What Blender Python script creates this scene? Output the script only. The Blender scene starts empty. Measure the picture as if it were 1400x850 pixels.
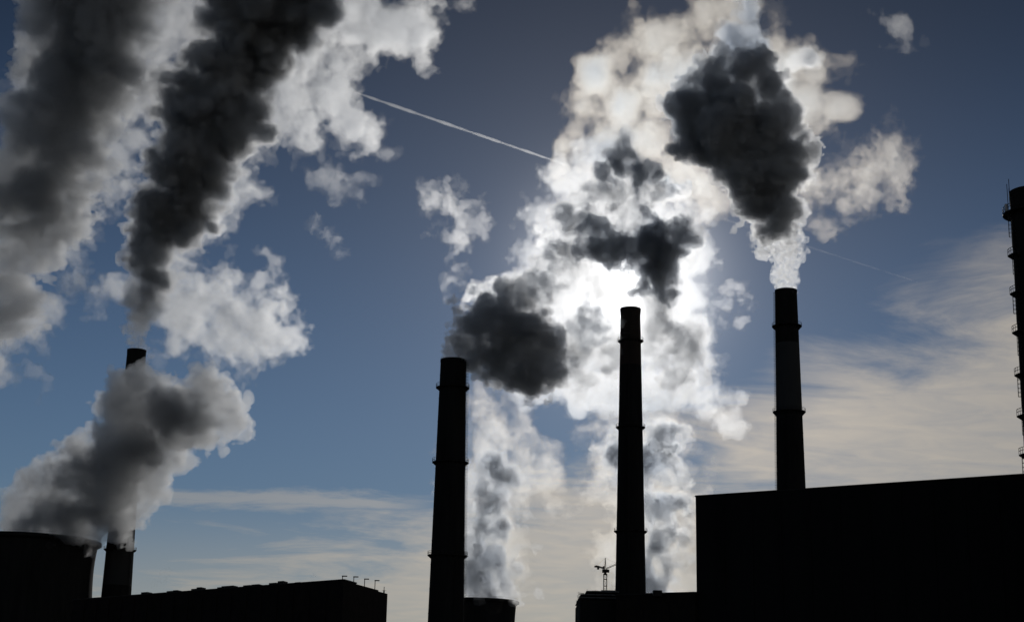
import bpy, bmesh, math, random
import numpy as np
import openvdb
from mathutils import Vector, Matrix

SC = bpy.context.scene
COL = SC.collection
R = math.radians

# ------------------------------------------------------------------ camera
FPX, CU, CV = 2140.0, 700.0, 425.0          # focal length and centre in the photograph's 1400x850 pixels
PITCH, ROLL = R(15.0), R(1.15)
CAM = Vector((0.0, 0.0, 1.7))
_f = Vector((0, math.cos(PITCH), math.sin(PITCH)))
_r0, _u0 = Vector((1, 0, 0)), Vector((0, -math.sin(PITCH), math.cos(PITCH)))
_r = math.cos(ROLL) * _r0 + math.sin(ROLL) * _u0
_u = -math.sin(ROLL) * _r0 + math.cos(ROLL) * _u0
cd = bpy.data.cameras.new('camera')
cd.sensor_width = 36.0
cd.lens = 36.0 * FPX / 1400.0
cd.clip_start, cd.clip_end = 0.5, 60000.0
cam = bpy.data.objects.new('camera', cd)
COL.objects.link(cam)
m3 = Matrix((_r, _u, -_f)).transposed()
cam.matrix_world = Matrix.Translation(CAM) @ m3.to_4x4()
SC.camera = cam


def ray(u, v):
    return (_f + _r * ((u - CU) / FPX) + _u * ((CV - v) / FPX))


def at(u, v, D):                            # world point seen at photo pixel (u, v), D metres along the view axis
    return CAM + ray(u, v) * D


# ------------------------------------------------------------------ light
SUN_POWER, SKY_STRENGTH, EXPOSURE = 2.1, 0.105, -1.7
SKY_TINT = (1.04, 0.94, 0.93)
GLOW = [(4.5, 6.0, (1.0, 0.93, 0.89)), (300.0, 0.8, (1.0, 1.0, 1.0))]     # amplitude, degrees, colour of the haze round the sun
CIRRUS_FAR, CIRRUS_NEAR = (8.2, 7.7, 6.8), (31.0, 27.0, 22.0)
SUN_UV = (852, 376)
sd = ray(*SUN_UV).normalized()
SUN_EL, SUN_AZ = math.asin(sd.z), math.atan2(sd.x, sd.y)
sl = bpy.data.lights.new('sun', 'SUN')
sl.energy, sl.angle, sl.color = SUN_POWER, R(0.5), (1.0, 0.985, 0.955)
so = bpy.data.objects.new('sun', sl)
so.rotation_euler = (-sd).to_track_quat('-Z', 'Y').to_euler()
so.location = (0, 0, 300)
COL.objects.link(so)

W = bpy.data.worlds.new('World')
SC.world = W
W.use_nodes = True
nt = W.node_tree
nt.nodes.clear()


def N(tree, t, **kw):
    n = tree.nodes.new(t)
    for k, v in kw.items():
        if k.startswith('i_'):
            key = k[2:]
            n.inputs[int(key) if key.isdigit() else key.replace('_', ' ')].default_value = v
        else:
            setattr(n, k, v)
    return n


sky = N(nt, 'ShaderNodeTexSky', sky_type='NISHITA')
sky.sun_disc = False
sky.sun_elevation = SUN_EL
sky.sun_rotation = SUN_AZ
sky.altitude = 100
sky.air_density, sky.dust_density, sky.ozone_density = 0.9, 0.0, 4.0
L = nt.links.new


def M(op, a, b=None, c=None, clamp=False):
    n = N(nt, 'ShaderNodeMath', operation=op, use_clamp=clamp)
    for k, x in enumerate((a, b, c)):
        if x is None:
            continue
        if isinstance(x, (int, float)):
            n.inputs[k].default_value = x
        else:
            L(x, n.inputs[k])
    return n.outputs[0]


def sstep(x, lo, hi):
    n = N(nt, 'ShaderNodeMapRange', interpolation_type='SMOOTHSTEP')
    n.inputs['From Min'].default_value, n.inputs['From Max'].default_value = lo, hi
    L(x, n.inputs[0])
    return n.outputs[0]


def mixc(fac, a, b, mode='MIX'):
    n = N(nt, 'ShaderNodeMix', data_type='RGBA', blend_type=mode, clamp_factor=True)
    for sock, x in ((n.inputs['Factor'], fac), (n.inputs['A'], a), (n.inputs['B'], b)):
        if isinstance(x, float):
            sock.default_value = x
        elif isinstance(x, tuple):
            sock.default_value = (*x, 1)
        else:
            L(x, sock)
    return n.outputs['Result']


tc = N(nt, 'ShaderNodeTexCoord')
direc = tc.outputs['Generated']
sep = N(nt, 'ShaderNodeSeparateXYZ')
L(direc, sep.inputs[0])
elev = M('MULTIPLY', M('ARCSINE', sep.outputs[2]), 180 / math.pi)                    # degrees above the horizon
azim = M('MULTIPLY', M('ARCTAN2', sep.outputs[0], sep.outputs[1]), 180 / math.pi)   # degrees to the right of north
dot = N(nt, 'ShaderNodeVectorMath', operation='DOT_PRODUCT')
L(direc, dot.inputs[0])
dot.inputs[1].default_value = sd
ang = M('MULTIPLY', M('ARCCOSINE', M('MINIMUM', dot.outputs['Value'], 0.999999)), 180 / math.pi)   # degrees from the sun
sky_col = mixc(1.0, sky.outputs[0], SKY_TINT, 'MULTIPLY')
dim = M('MULTIPLY_ADD', sstep(elev, 9.0, 29.0), -0.68, 1.0)          # deeper blue overhead than the clear-air model gives
dvm = N(nt, 'ShaderNodeVectorMath', operation='SCALE')
L(sky_col, dvm.inputs[0])
L(dim, dvm.inputs['Scale'])
sky_col = dvm.outputs[0]
# the hazy glow round the sun
for amp, width, colr in GLOW:
    e = M('MULTIPLY', M('EXPONENT', M('MULTIPLY', ang, -1.0 / width)), amp)
    vm = N(nt, 'ShaderNodeVectorMath', operation='SCALE')
    vm.inputs[0].default_value = colr
    L(e, vm.inputs['Scale'])
    sky_col = mixc(1.0, sky_col, vm.outputs[0], 'ADD')
# thin high cloud sheet, seen flat towards the horizon
comb = N(nt, 'ShaderNodeCombineXYZ')
zz = M('ADD', M('MAXIMUM', sep.outputs[2], 0.0), 0.12)
L(M('DIVIDE', sep.outputs[0], zz), comb.inputs[0])
L(M('DIVIDE', sep.outputs[1], zz), comb.inputs[1])


def cloud_noise(scale, stretch, rot, detail, rough, dist=0.0, off=0.0):
    mp = N(nt, 'ShaderNodeMapping')
    mp.inputs['Scale'].default_value = (1.0, stretch, 1.0)
    mp.inputs['Rotation'].default_value = (0, 0, rot)
    mp.inputs['Location'].default_value = (off, off, 0)
    L(comb.outputs[0], mp.inputs[0])
    nz = N(nt, 'ShaderNodeTexNoise')
    nz.inputs['Scale'].default_value = scale
    nz.inputs['Detail'].default_value = detail
    nz.inputs['Roughness'].default_value = rough
    nz.inputs['Distortion'].default_value = dist
    L(mp.outputs[0], nz.inputs['Vector'])
    return nz.outputs[0]


n1 = cloud_noise(0.8, 0.8, R(25), 6, 0.55, 0.5)
n2 = cloud_noise(2.2, 1.5, R(-20), 8, 0.62, 0.6, 7.3)
n3 = cloud_noise(7.0, 1.6, R(-12), 6, 0.6, 0.8, 3.1)
fc = N(nt, 'ShaderNodeFloatCurve')                                # height of the sheet's upper edge over azimuth
cv = fc.mapping.curves[0]
L(M('MULTIPLY_ADD', azim, 1 / 60.0, 0.5), fc.inputs['Value'])
EDGE = [(-30, 4.6), (-13, 5.2), (-6, 6.6), (0, 8.4), (6, 9.6), (11, 11.4), (15, 13.6), (19, 15.0), (30, 16)]
cv.points[0].location = (0, EDGE[0][1] / 20)
cv.points[1].location = (1, EDGE[-1][1] / 20)
for az, el in EDGE[1:-1]:
    cv.points.new(az / 60 + 0.5, el / 20)
fc.mapping.update()
edge = M('MULTIPLY', fc.outputs[0], 20.0)
soft = M('ADD', M('SUBTRACT', edge, elev), M('MULTIPLY', M('SUBTRACT', M('ADD', M('MULTIPLY', n1, 0.6), M('MULTIPLY', n2, 0.4)), 0.5), 22.0))
cover = M('MULTIPLY', sstep(soft, -2.2, 2.6), M('MULTIPLY_ADD', sstep(M('MULTIPLY_ADD', n3, 0.6, M('MULTIPLY', n2, 0.4)), 0.25, 0.75), 0.36, 0.64))
st = M('SUBTRACT', 1.0, sstep(M('ABSOLUTE', M('SUBTRACT', M('SUBTRACT', elev, 7.9), M('MULTIPLY', M('SUBTRACT', n2, 0.5), 2.0))), 0.1, 0.55))
st = M('MULTIPLY', M('MULTIPLY', st, sstep(M('MULTIPLY', azim, -1.0), 2.0, 5.0)), M('MULTIPLY', M('SUBTRACT', 1.0, sstep(M('MULTIPLY', azim, -1.0), 12.0, 15.0)), 0.5))
cover = M('MAXIMUM', M('MAXIMUM', cover, st), M('MULTIPLY', M('SUBTRACT', 1.0, sstep(elev, 2.5, 8.5)), 0.6))
warm = M('EXPONENT', M('MULTIPLY', ang, -1.0 / 11.0))
cl_col = mixc(warm, CIRRUS_FAR, CIRRUS_NEAR)
sky_col = mixc(M('MULTIPLY', cover, 0.85), sky_col, cl_col)
bg = N(nt, 'ShaderNodeBackground', i_Strength=SKY_STRENGTH)
out = N(nt, 'ShaderNodeOutputWorld')
L(sky_col, bg.inputs[0])
L(bg.outputs[0], out.inputs[0])

SC.view_settings.view_transform = 'Standard'
SC.view_settings.look = 'None'
SC.view_settings.gamma = 1.0
SC.view_settings.use_curve_mapping = False
SC.view_settings.exposure = EXPOSURE
cy = SC.cycles
cy.use_denoising = True
cy.use_adaptive_sampling = True
cy.adaptive_threshold = 0.015
cy.adaptive_min_samples = 32
cy.volume_bounces = 5
cy.max_bounces = 14
cy.transparent_max_bounces = 512
cy.diffuse_bounces = 1
cy.glossy_bounces = 1
cy.transmission_bounces = 0
cy.sample_clamp_indirect = 4.0
cy.volume_step_rate = 1.0
cy.volume_max_steps = 256

# ------------------------------------------------------------------ smoke shapes
def interp_matrix(n_out, cell, rng_off):
    x = np.arange(n_out) / cell + rng_off
    i = np.floor(x).astype(int)
    t = x - i
    t = t * t * t * (t * (t * 6 - 15) + 10)
    n_in = int(i.max()) + 2
    M = np.zeros((n_out, n_in), np.float32)
    M[np.arange(n_out), i] = 1 - t
    M[np.arange(n_out), i + 1] = t
    return M


def vnoise(shape, cell, rng):
    Ms = [interp_matrix(n, cell, rng.random()) for n in shape]
    L = rng.standard_normal([M.shape[1] for M in Ms]).astype(np.float32)
    a = np.tensordot(Ms[0], L, (1, 0))
    a = np.tensordot(a, Ms[1], (1, 1))          # (x, z_in, y)
    a = np.tensordot(a, Ms[2], (1, 1))          # (x, y, z)
    return a


def puff_field(spheres, vox, seed, billow, kids, wisp, cells, bil=0.0, rough=0.62):
    """Distance field of a heap of puffs: every puff carries smaller puffs, those carry smaller ones again."""
    rng = np.random.default_rng(seed)
    lv = [np.array(spheres, np.float32)]
    for n, (lo, hi) in zip(kids, billow):
        src = lv[-1]
        d = rng.standard_normal((len(src), n, 3)).astype(np.float32)
        d /= np.linalg.norm(d, axis=2, keepdims=True)
        rr = src[:, None, 3] * rng.uniform(lo, hi, (len(src), n))
        pos = src[:, None, :3] + d * (src[:, None, 3] * rng.uniform(0.75, 1.0, (len(src), n)))[..., None]
        new = np.concatenate([pos, rr[..., None]], 2).reshape(-1, 4).astype(np.float32)
        new = new[new[:, 3] > 1.2 * vox]
        lv.append(new)
    S = np.concatenate(lv)
    pad = 4 * vox + 2.0 * wisp
    lo = (S[:, :3] - S[:, 3:4]).min(0) - pad
    hi = (S[:, :3] + S[:, 3:4]).max(0) + pad
    shape = np.ceil((hi - lo) / vox).astype(int) + 1
    phi = np.full(shape, 1e3, np.float32)
    ax = [lo[k] + vox * np.arange(shape[k], dtype=np.float32) for k in range(3)]
    for x, y, z, r in S:
        m = r + pad
        i0 = np.maximum(((np.array((x, y, z)) - m - lo) / vox).astype(int), 0)
        i1 = np.minimum(((np.array((x, y, z)) + m - lo) / vox).astype(int) + 2, shape)
        a, b, c = (ax[k][i0[k]:i1[k]] for k in range(3))
        d = np.sqrt(((a - x) ** 2)[:, None, None] + ((b - y) ** 2)[None, :, None] + ((c - z) ** 2)[None, None, :]) - r
        s = phi[i0[0]:i1[0], i0[1]:i1[1], i0[2]:i1[2]]
        np.minimum(s, d, out=s)
    if wisp > 0:
        # thin puffs are torn less deeply than thick ones
        num, den = np.full(shape, 0.05, np.float32), np.full(shape, 0.05, np.float32)
        ref = float(np.percentile(lv[0][:, 3], 60))
        for x, y, z, r in lv[0]:
            m = 2.2 * r
            i0 = np.maximum(((np.array((x, y, z)) - m - lo) / vox).astype(int), 0)
            i1 = np.minimum(((np.array((x, y, z)) + m - lo) / vox).astype(int) + 2, shape)
            a, b, c = (ax[k][i0[k]:i1[k]] for k in range(3))
            q = (((a - x) ** 2)[:, None, None] + ((b - y) ** 2)[None, :, None] + ((c - z) ** 2)[None, None, :]) / (r * r)
            w = np.exp(-1.5 * q)
            sl_ = (slice(i0[0], i1[0]), slice(i0[1], i1[1]), slice(i0[2], i1[2]))
            num[sl_] += w * min(1.0, r / ref)
            den[sl_] += w
        amp = wisp * num / den
        for c in cells:
            n = vnoise(phi.shape, c / vox, rng)
            if bil:
                n = (1 - bil) * n - bil * 2.0 * (np.abs(n) - 0.55)
            phi += amp * n
            amp *= rough
    return phi, lo


KEEP = 0.04


def field_mesh(name, phi, lo, vox):
    phi = np.pad(np.clip(phi, -3 * vox, 3 * vox), 1, constant_values=3 * vox)
    g = openvdb.FloatGrid(3 * vox)
    g.copyFromArray(phi.astype(np.float32))
    pts, quads = g.convertToQuads(0.0)
    pts = (pts - 1.0) * vox + lo
    quads = np.ascontiguousarray(quads, np.int64)
    lab = np.arange(len(pts))                   # drop the loose crumbs
    while True:
        q = lab[quads].min(1)
        new = lab.copy()
        for k in range(4):
            np.minimum.at(new, quads[:, k], q)
        new = new[new]
        if (new == lab).all():
            break
        lab = new
    cnt = np.bincount(lab[quads[:, 0]], minlength=len(pts))
    keep = cnt[lab] >= KEEP * cnt.max()
    quads = quads[keep[quads[:, 0]]]
    ren = np.cumsum(keep) - 1
    quads, pts = ren[quads], pts[keep]
    me = bpy.data.meshes.new(name)
    nq = len(quads)
    me.vertices.add(len(pts))
    me.vertices.foreach_set('co', np.ascontiguousarray(pts, np.float32).ravel())
    me.loops.add(nq * 4)
    me.loops.foreach_set('vertex_index', np.ascontiguousarray(quads, np.int32).ravel())
    me.polygons.add(nq)
    me.polygons.foreach_set('loop_start', np.arange(0, nq * 4, 4, dtype=np.int32))
    me.update(calc_edges=True)
    return me


def smoke_material(name, sigma, gs=((0.85, 0.6), (0.1, 0.4)), color=(1, 1, 1), film=0.0, noise=None):
    m = bpy.data.materials.new(name)
    m.use_nodes = True
    t = m.node_tree
    t.nodes.clear()
    o = N(t, 'ShaderNodeOutputMaterial')
    add = None
    for g, w in gs:
        v = N(t, 'ShaderNodeVolumeScatter')
        v.inputs['Color'].default_value = (*color, 1)
        v.inputs['Density'].default_value = sigma * w
        v.inputs['Anisotropy'].default_value = g
        if noise:
            if add is None:
                tc = N(t, 'ShaderNodeTexCoord')
                nz = N(t, 'ShaderNodeTexNoise')
                nz.inputs['Scale'].default_value = 1.0 / noise[0]
                nz.inputs['Detail'].default_value = noise[1]
                nz.inputs['Roughness'].default_value = 0.6
                t.links.new(tc.outputs['Object'], nz.inputs['Vector'])
            mr = N(t, 'ShaderNodeMapRange')
            mr.inputs['From Min'].default_value = noise[2]
            mr.inputs['From Max'].default_value = noise[3]
            mr.inputs['To Max'].default_value = sigma * w
            t.links.new(nz.outputs[0], mr.inputs[0])
            t.links.new(mr.outputs[0], v.inputs['Density'])
        if add is None:
            add = v
        else:
            a = N(t, 'ShaderNodeAddShader')
            t.links.new(add.outputs[0], a.inputs[0])
            t.links.new(v.outputs[0], a.inputs[1])
            add = a
    t.links.new(add.outputs[0], o.inputs['Volume'])
    if film > 0:
        tr = N(t, 'ShaderNodeBsdfTransparent')
        df = N(t, 'ShaderNodeBsdfTranslucent')
        mx = N(t, 'ShaderNodeMixShader')
        mx.inputs[0].default_value = film
        t.links.new(tr.outputs[0], mx.inputs[1])
        t.links.new(df.outputs[0], mx.inputs[2])
        t.links.new(mx.outputs[0], o.inputs['Surface'])
    return m


def plume(name, label, cat, D, puffs, layers, group='smoke plumes', seed=1, vox_px=2.2, depth=1.0,
          kids=(14, 8), billow=((0.3, 0.55), (0.25, 0.5)), wisp_px=0.0, cells_px=(40, 20, 10, 5), jitter=0.5, bil=0.0, rough=0.62):
    """layers: (iso depth in px below the outer skin, material); the first is the plume's own mesh, the others are its denser core."""
    s = D / FPX
    rng = random.Random(seed)
    u0 = sum(p[0] for p in puffs) / len(puffs)
    v0 = sum(p[1] for p in puffs) / len(puffs)
    C0 = at(u0, v0, D)
    sp = []
    for p in puffs:
        u, v, r = p[:3]
        dz = (p[3] if len(p) > 3 else rng.uniform(-jitter, jitter) * r) * s
        q = at(u, v, D + dz) - C0
        sp.append((q.dot(_r), q.dot(_u), q.dot(_f), r * s))
    vox = vox_px * s
    phi, lo = puff_field(sp, vox, seed, billow, kids, wisp_px * s, [c * s for c in cells_px], bil, rough)
    top = None
    own = np.random.default_rng(seed + 900)
    for iso, mat in layers:
        f = phi
        if top is not None and wisp_px > 0:     # the denser insides have folds of their own
            f = phi + 0.0
            amp = 0.75 * wisp_px * s
            for c in cells_px[1:4]:
                n = vnoise(phi.shape, c * s / vox, own)
                f += amp * (n + 0.25)
                amp *= 0.6
            f = np.maximum(f, phi + 0.5 * s)
        nm = name if top is None else 'dense_core'
        me = field_mesh(nm, f + iso * s, lo, vox)
        me.materials.append(mat)
        o = bpy.data.objects.new(nm, me)
        COL.objects.link(o)
        if top is None:
            top = o
            o.matrix_world = Matrix.Translation(C0) @ Matrix((_r, _u, _f)).transposed().to_4x4()
            o['label'], o['category'], o['group'] = label, cat, group
        else:
            o.parent = top
        print(nm, 'faces', len(me.polygons))
    return top

# ------------------------------------------------------------------ builders
def project(P):
    d = Vector(P) - CAM
    w = d.dot(_f)
    return CU + FPX * d.dot(_r) / w, CV - FPX * d.dot(_u) / w, w


def z_at_row(x, y, v, lo=-20.0, hi=400.0):  # height over the spot (x, y) that the photograph shows at row v
    for _ in range(50):
        mid = (lo + hi) / 2
        if project((x, y, mid))[1] > v:
            lo = mid
        else:
            hi = mid
    return (lo + hi) / 2


def surface(name, c1, c2, scale=1.0, rough=0.9, metallic=0.0, bands=None, streak=False):
    m = bpy.data.materials.new(name)
    m.use_nodes = True
    t = m.node_tree
    b = t.nodes['Principled BSDF']
    b.inputs['Roughness'].default_value = rough
    b.inputs['Metallic'].default_value = metallic
    b.inputs['Specular IOR Level'].default_value = 0.1
    tc = N(t, 'ShaderNodeTexCoord')
    mp = N(t, 'ShaderNodeMapping')
    mp.inputs['Scale'].default_value = (scale, scale, scale * (0.12 if streak else 1.0))
    nz = N(t, 'ShaderNodeTexNoise')
    nz.inputs['Scale'].default_value = 1.0
    nz.inputs['Detail'].default_value = 6
    nz.inputs['Roughness'].default_value = 0.65
    cr = N(t, 'ShaderNodeValToRGB')
    cr.color_ramp.elements[0].position, cr.color_ramp.elements[1].position = 0.3, 0.7
    cr.color_ramp.elements[0].color, cr.color_ramp.elements[1].color = (*c1, 1), (*c2, 1)
    t.links.new(tc.outputs['Object'], mp.inputs[0])
    t.links.new(mp.outputs[0], nz.inputs['Vector'])
    t.links.new(nz.outputs[0], cr.inputs[0])
    last = cr.outputs[0]
    if bands:                               # bands of paint and of baked-in flare tint: (z0, z1, colour)
        sx = N(t, 'ShaderNodeSeparateXYZ')
        t.links.new(tc.outputs['Object'], sx.inputs[0])
        for z0, z1, c in bands:
            g = N(t, 'ShaderNodeMath', operation='GREATER_THAN')
            l = N(t, 'ShaderNodeMath', operation='LESS_THAN')
            mu = N(t, 'ShaderNodeMath', operation='MULTIPLY')
            g.inputs[1].default_value, l.inputs[1].default_value = z0, z1
            t.links.new(sx.outputs[2], g.inputs[0])
            t.links.new(sx.outputs[2], l.inputs[0])
            t.links.new(g.outputs[0], mu.inputs[0])
            t.links.new(l.outputs[0], mu.inputs[1])
            mx = N(t, 'ShaderNodeMix', data_type='RGBA')
            t.links.new(mu.outputs[0], mx.inputs['Factor'])
            t.links.new(last, mx.inputs['A'])
            mx.inputs['B'].default_value = (*c, 1)
            last = mx.outputs['Result']
    t.links.new(last, b.inputs['Base Color'])
    bp = N(t, 'ShaderNodeBump')
    bp.inputs['Strength'].default_value = 0.3
    bp.inputs['Distance'].default_value = 0.05
    t.links.new(nz.outputs[0], bp.inputs['Height'])
    t.links.new(bp.outputs[0], b.inputs['Normal'])
    return m


def tag(o, label, cat, group=None):
    o['label'], o['category'] = label, cat
    if group:
        o['group'] = group
    return o


def empty(name, loc, rz=0.0):
    o = bpy.data.objects.new(name, None)
    o.location = loc
    o.rotation_euler = (0, 0, rz)
    o.empty_display_size = 2
    COL.objects.link(o)
    return o


class MB:                                   # collects shapes and links them as one mesh
    def __init__(self):
        self.v, self.f = [], []

    def add(self, vs, fs):
        k = len(self.v)
        self.v += [tuple(p) for p in vs]
        self.f += [tuple(i + k for i in f) for f in fs]

    def box(self, x0, x1, y0, y1, z0, z1):
        self.add([(x, y, z) for z in (z0, z1) for x, y in ((x0, y0), (x1, y0), (x1, y1), (x0, y1))],
                 [(3, 2, 1, 0), (4, 5, 6, 7), (0, 1, 5, 4), (1, 2, 6, 5), (2, 3, 7, 6), (3, 0, 4, 7)])

    def bar(self, a, b, r, n=6):
        a, b = Vector(a), Vector(b)
        w = (b - a).normalized()
        s = w.orthogonal().normalized()
        q = w.cross(s)
        ring = [s * math.cos(2 * math.pi * k / n) * r + q * math.sin(2 * math.pi * k / n) * r for k in range(n)]
        self.add([a + p for p in ring] + [b + p for p in ring],
                 [(k, (k + 1) % n, n + (k + 1) % n, n + k) for k in range(n)] + [tuple(range(n))[::-1], tuple(range(n, 2 * n))])

    def lathe(self, prof, n=64, a0=0.0, a1=2 * math.pi, close=False):
        full = abs(a1 - a0 - 2 * math.pi) < 1e-6
        m = n if full else n + 1
        vs = []
        for r, z in prof:
            vs += [(r * math.cos(a0 + (a1 - a0) * k / n), r * math.sin(a0 + (a1 - a0) * k / n), z) for k in range(m)]
        fs = []
        P = len(prof)
        for i in range(P if close else P - 1):
            j = (i + 1) % P
            for k in range(n):
                k2 = (k + 1) % m
                fs.append((i * m + k, i * m + k2, j * m + k2, j * m + k))
        if close and not full:
            fs += [tuple(i * m for i in range(P)), tuple(i * m + n for i in range(P))[::-1]]
        self.add(vs, fs)

    def ring(self, r, z, t, n=48, a0=0.0, a1=2 * math.pi):
        self.lathe([(r - t, z - t), (r + t, z - t), (r + t, z + t), (r - t, z + t)], n, a0, a1, close=True)

    def build(self, name, mat, parent=None, smooth=False):
        me = bpy.data.meshes.new(name)
        me.from_pydata(self.v, [], self.f)
        me.update()
        me.materials.append(mat)
        if smooth:
            me.polygons.foreach_set('use_smooth', [True] * len(me.polygons))
            me.set_sharp_from_angle(angle=R(35))
        o = bpy.data.objects.new(name, me)
        COL.objects.link(o)
        if parent is not None:
            o.parent = parent
        return o


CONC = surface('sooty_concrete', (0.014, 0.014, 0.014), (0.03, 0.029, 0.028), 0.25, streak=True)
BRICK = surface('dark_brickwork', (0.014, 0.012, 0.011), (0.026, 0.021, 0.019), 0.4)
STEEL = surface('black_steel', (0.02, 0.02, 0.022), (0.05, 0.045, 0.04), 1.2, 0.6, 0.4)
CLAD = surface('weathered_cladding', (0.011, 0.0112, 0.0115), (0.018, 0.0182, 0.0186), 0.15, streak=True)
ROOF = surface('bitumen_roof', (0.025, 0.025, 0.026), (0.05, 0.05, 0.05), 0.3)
BARE = surface('bare_concrete', (0.10, 0.098, 0.095), (0.18, 0.176, 0.17), 0.5)
GALV = surface('galvanised_steel', (0.25, 0.26, 0.27), (0.4, 0.41, 0.42), 1.5, 0.4, 0.7)
GROUND = surface('dry_ground', (0.04, 0.042, 0.03), (0.09, 0.08, 0.06), 0.02)
ASPH = surface('asphalt', (0.04, 0.04, 0.042), (0.06, 0.06, 0.06), 0.4)

# ------------------------------------------------------------------ setting
g = MB()
g.add([(-30000, -30000, 0), (30000, -30000, 0), (30000, 30000, 0), (-30000, 30000, 0)], [(0, 1, 2, 3)])
g.build('ground', GROUND)['kind'] = 'structure'
g = MB()
g.add([(-400, -12, 0.004), (400, -12, 0.004), (400, 14, 0.004), (-400, 14, 0.004)], [(0, 1, 2, 3)])
g.build('road', ASPH)['kind'] = 'structure'


# ------------------------------------------------------------------ chimneys
def gallery(parent, r, z, wd, sag, arc=None, rail_h=1.15, step=0.0, t=1.0):
    """A ring walkway on brackets with its railing."""
    a0, a1 = arc or (0.0, 2 * math.pi)
    m = MB()
    m.lathe([(r - 0.05, z - 0.18), (r + wd, z - 0.18), (r + wd, z), (r - 0.05, z)], 48, a0, a1, close=True)
    nb = max(3, int(round((a1 - a0) / (2 * math.pi) * 16)))
    for k in range(nb + (0 if arc is None else 1)):
        a = a0 + (a1 - a0) * k / nb
        c, s = math.cos(a), math.sin(a)
        p = Vector((-s, c, 0)) * 0.1
        q = [Vector((c * (r - 0.05), s * (r - 0.05), z - 0.19)), Vector((c * (r + wd * 0.95), s * (r + wd * 0.95), z - 0.19)), Vector((c * (r - 0.02), s * (r - 0.02), z - sag))]
        m.add([w + p for w in q] + [w - p for w in q], [(0, 1, 2), (5, 4, 3), (0, 3, 4, 1), (1, 4, 5, 2), (2, 5, 3, 0)])
    o = m.build('gallery', STEEL, parent)
    m = MB()
    ro = r + wd - 0.06
    for h in (rail_h, rail_h * 0.55):
        m.ring(ro, z + h, 0.035 * t, 48, a0, a1)
    npost = max(4, int(round((a1 - a0) / (2 * math.pi) * 24)))
    for k in range(npost + (0 if arc is None else 1)):
        a = a0 + (a1 - a0) * k / npost
        m.bar((ro * math.cos(a), ro * math.sin(a), z), (ro * math.cos(a), ro * math.sin(a), z + rail_h), 0.04 * t, 5)
    m.build('railing', STEEL, o)
    return o


def caged_ladder(parent, rf, z0, z1, a, w=0.5, cage=0.42, rung=0.6, off=0.35, th=0.035):
    """A ladder with hoops standing off the wall at angle a; rf(z) is the wall's radius."""
    m = MB()
    e, tq = Vector((math.cos(a), math.sin(a), 0)), Vector((-math.sin(a), math.cos(a), 0))
    P = lambda z, o, t: e * (rf(z) + o) + tq * t + Vector((0, 0, z))
    for s in (-1, 1):
        m.bar(P(z0, off, s * w / 2), P(z1, off, s * w / 2), th)
        m.bar(P(z0 + 2, off + cage * 0.8, s * cage * 0.8), P(z1, off + cage * 0.8, s * cage * 0.8), th * 0.8, 4)
    m.bar(P(z0 + 2, off + cage * 1.5, 0), P(z1, off + cage * 1.5, 0), th * 0.8, 4)
    z = z0
    while z < z1:
        m.bar(P(z, off, -w / 2), P(z, off, w / 2), th * 0.8, 4)
        z += rung
    z = z0 + 2
    while z < z1:
        hoop = [P(z, off, -w / 2), P(z, off + cage * 0.8, -cage * 0.8), P(z, off + cage * 1.5, 0), P(z, off + cage * 0.8, cage * 0.8), P(z, off, w / 2)]
        for i in range(4):
            m.bar(hoop[i], hoop[i + 1], th * 0.8, 4)
        m.bar(P(z, -0.05, -w / 2), P(z, off, -w / 2), th, 4)
        m.bar(P(z, -0.05, w / 2), P(z, off, w / 2), th, 4)
        z += rung * 1.6
    return m.build('caged_ladder', STEEL, parent)


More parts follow.
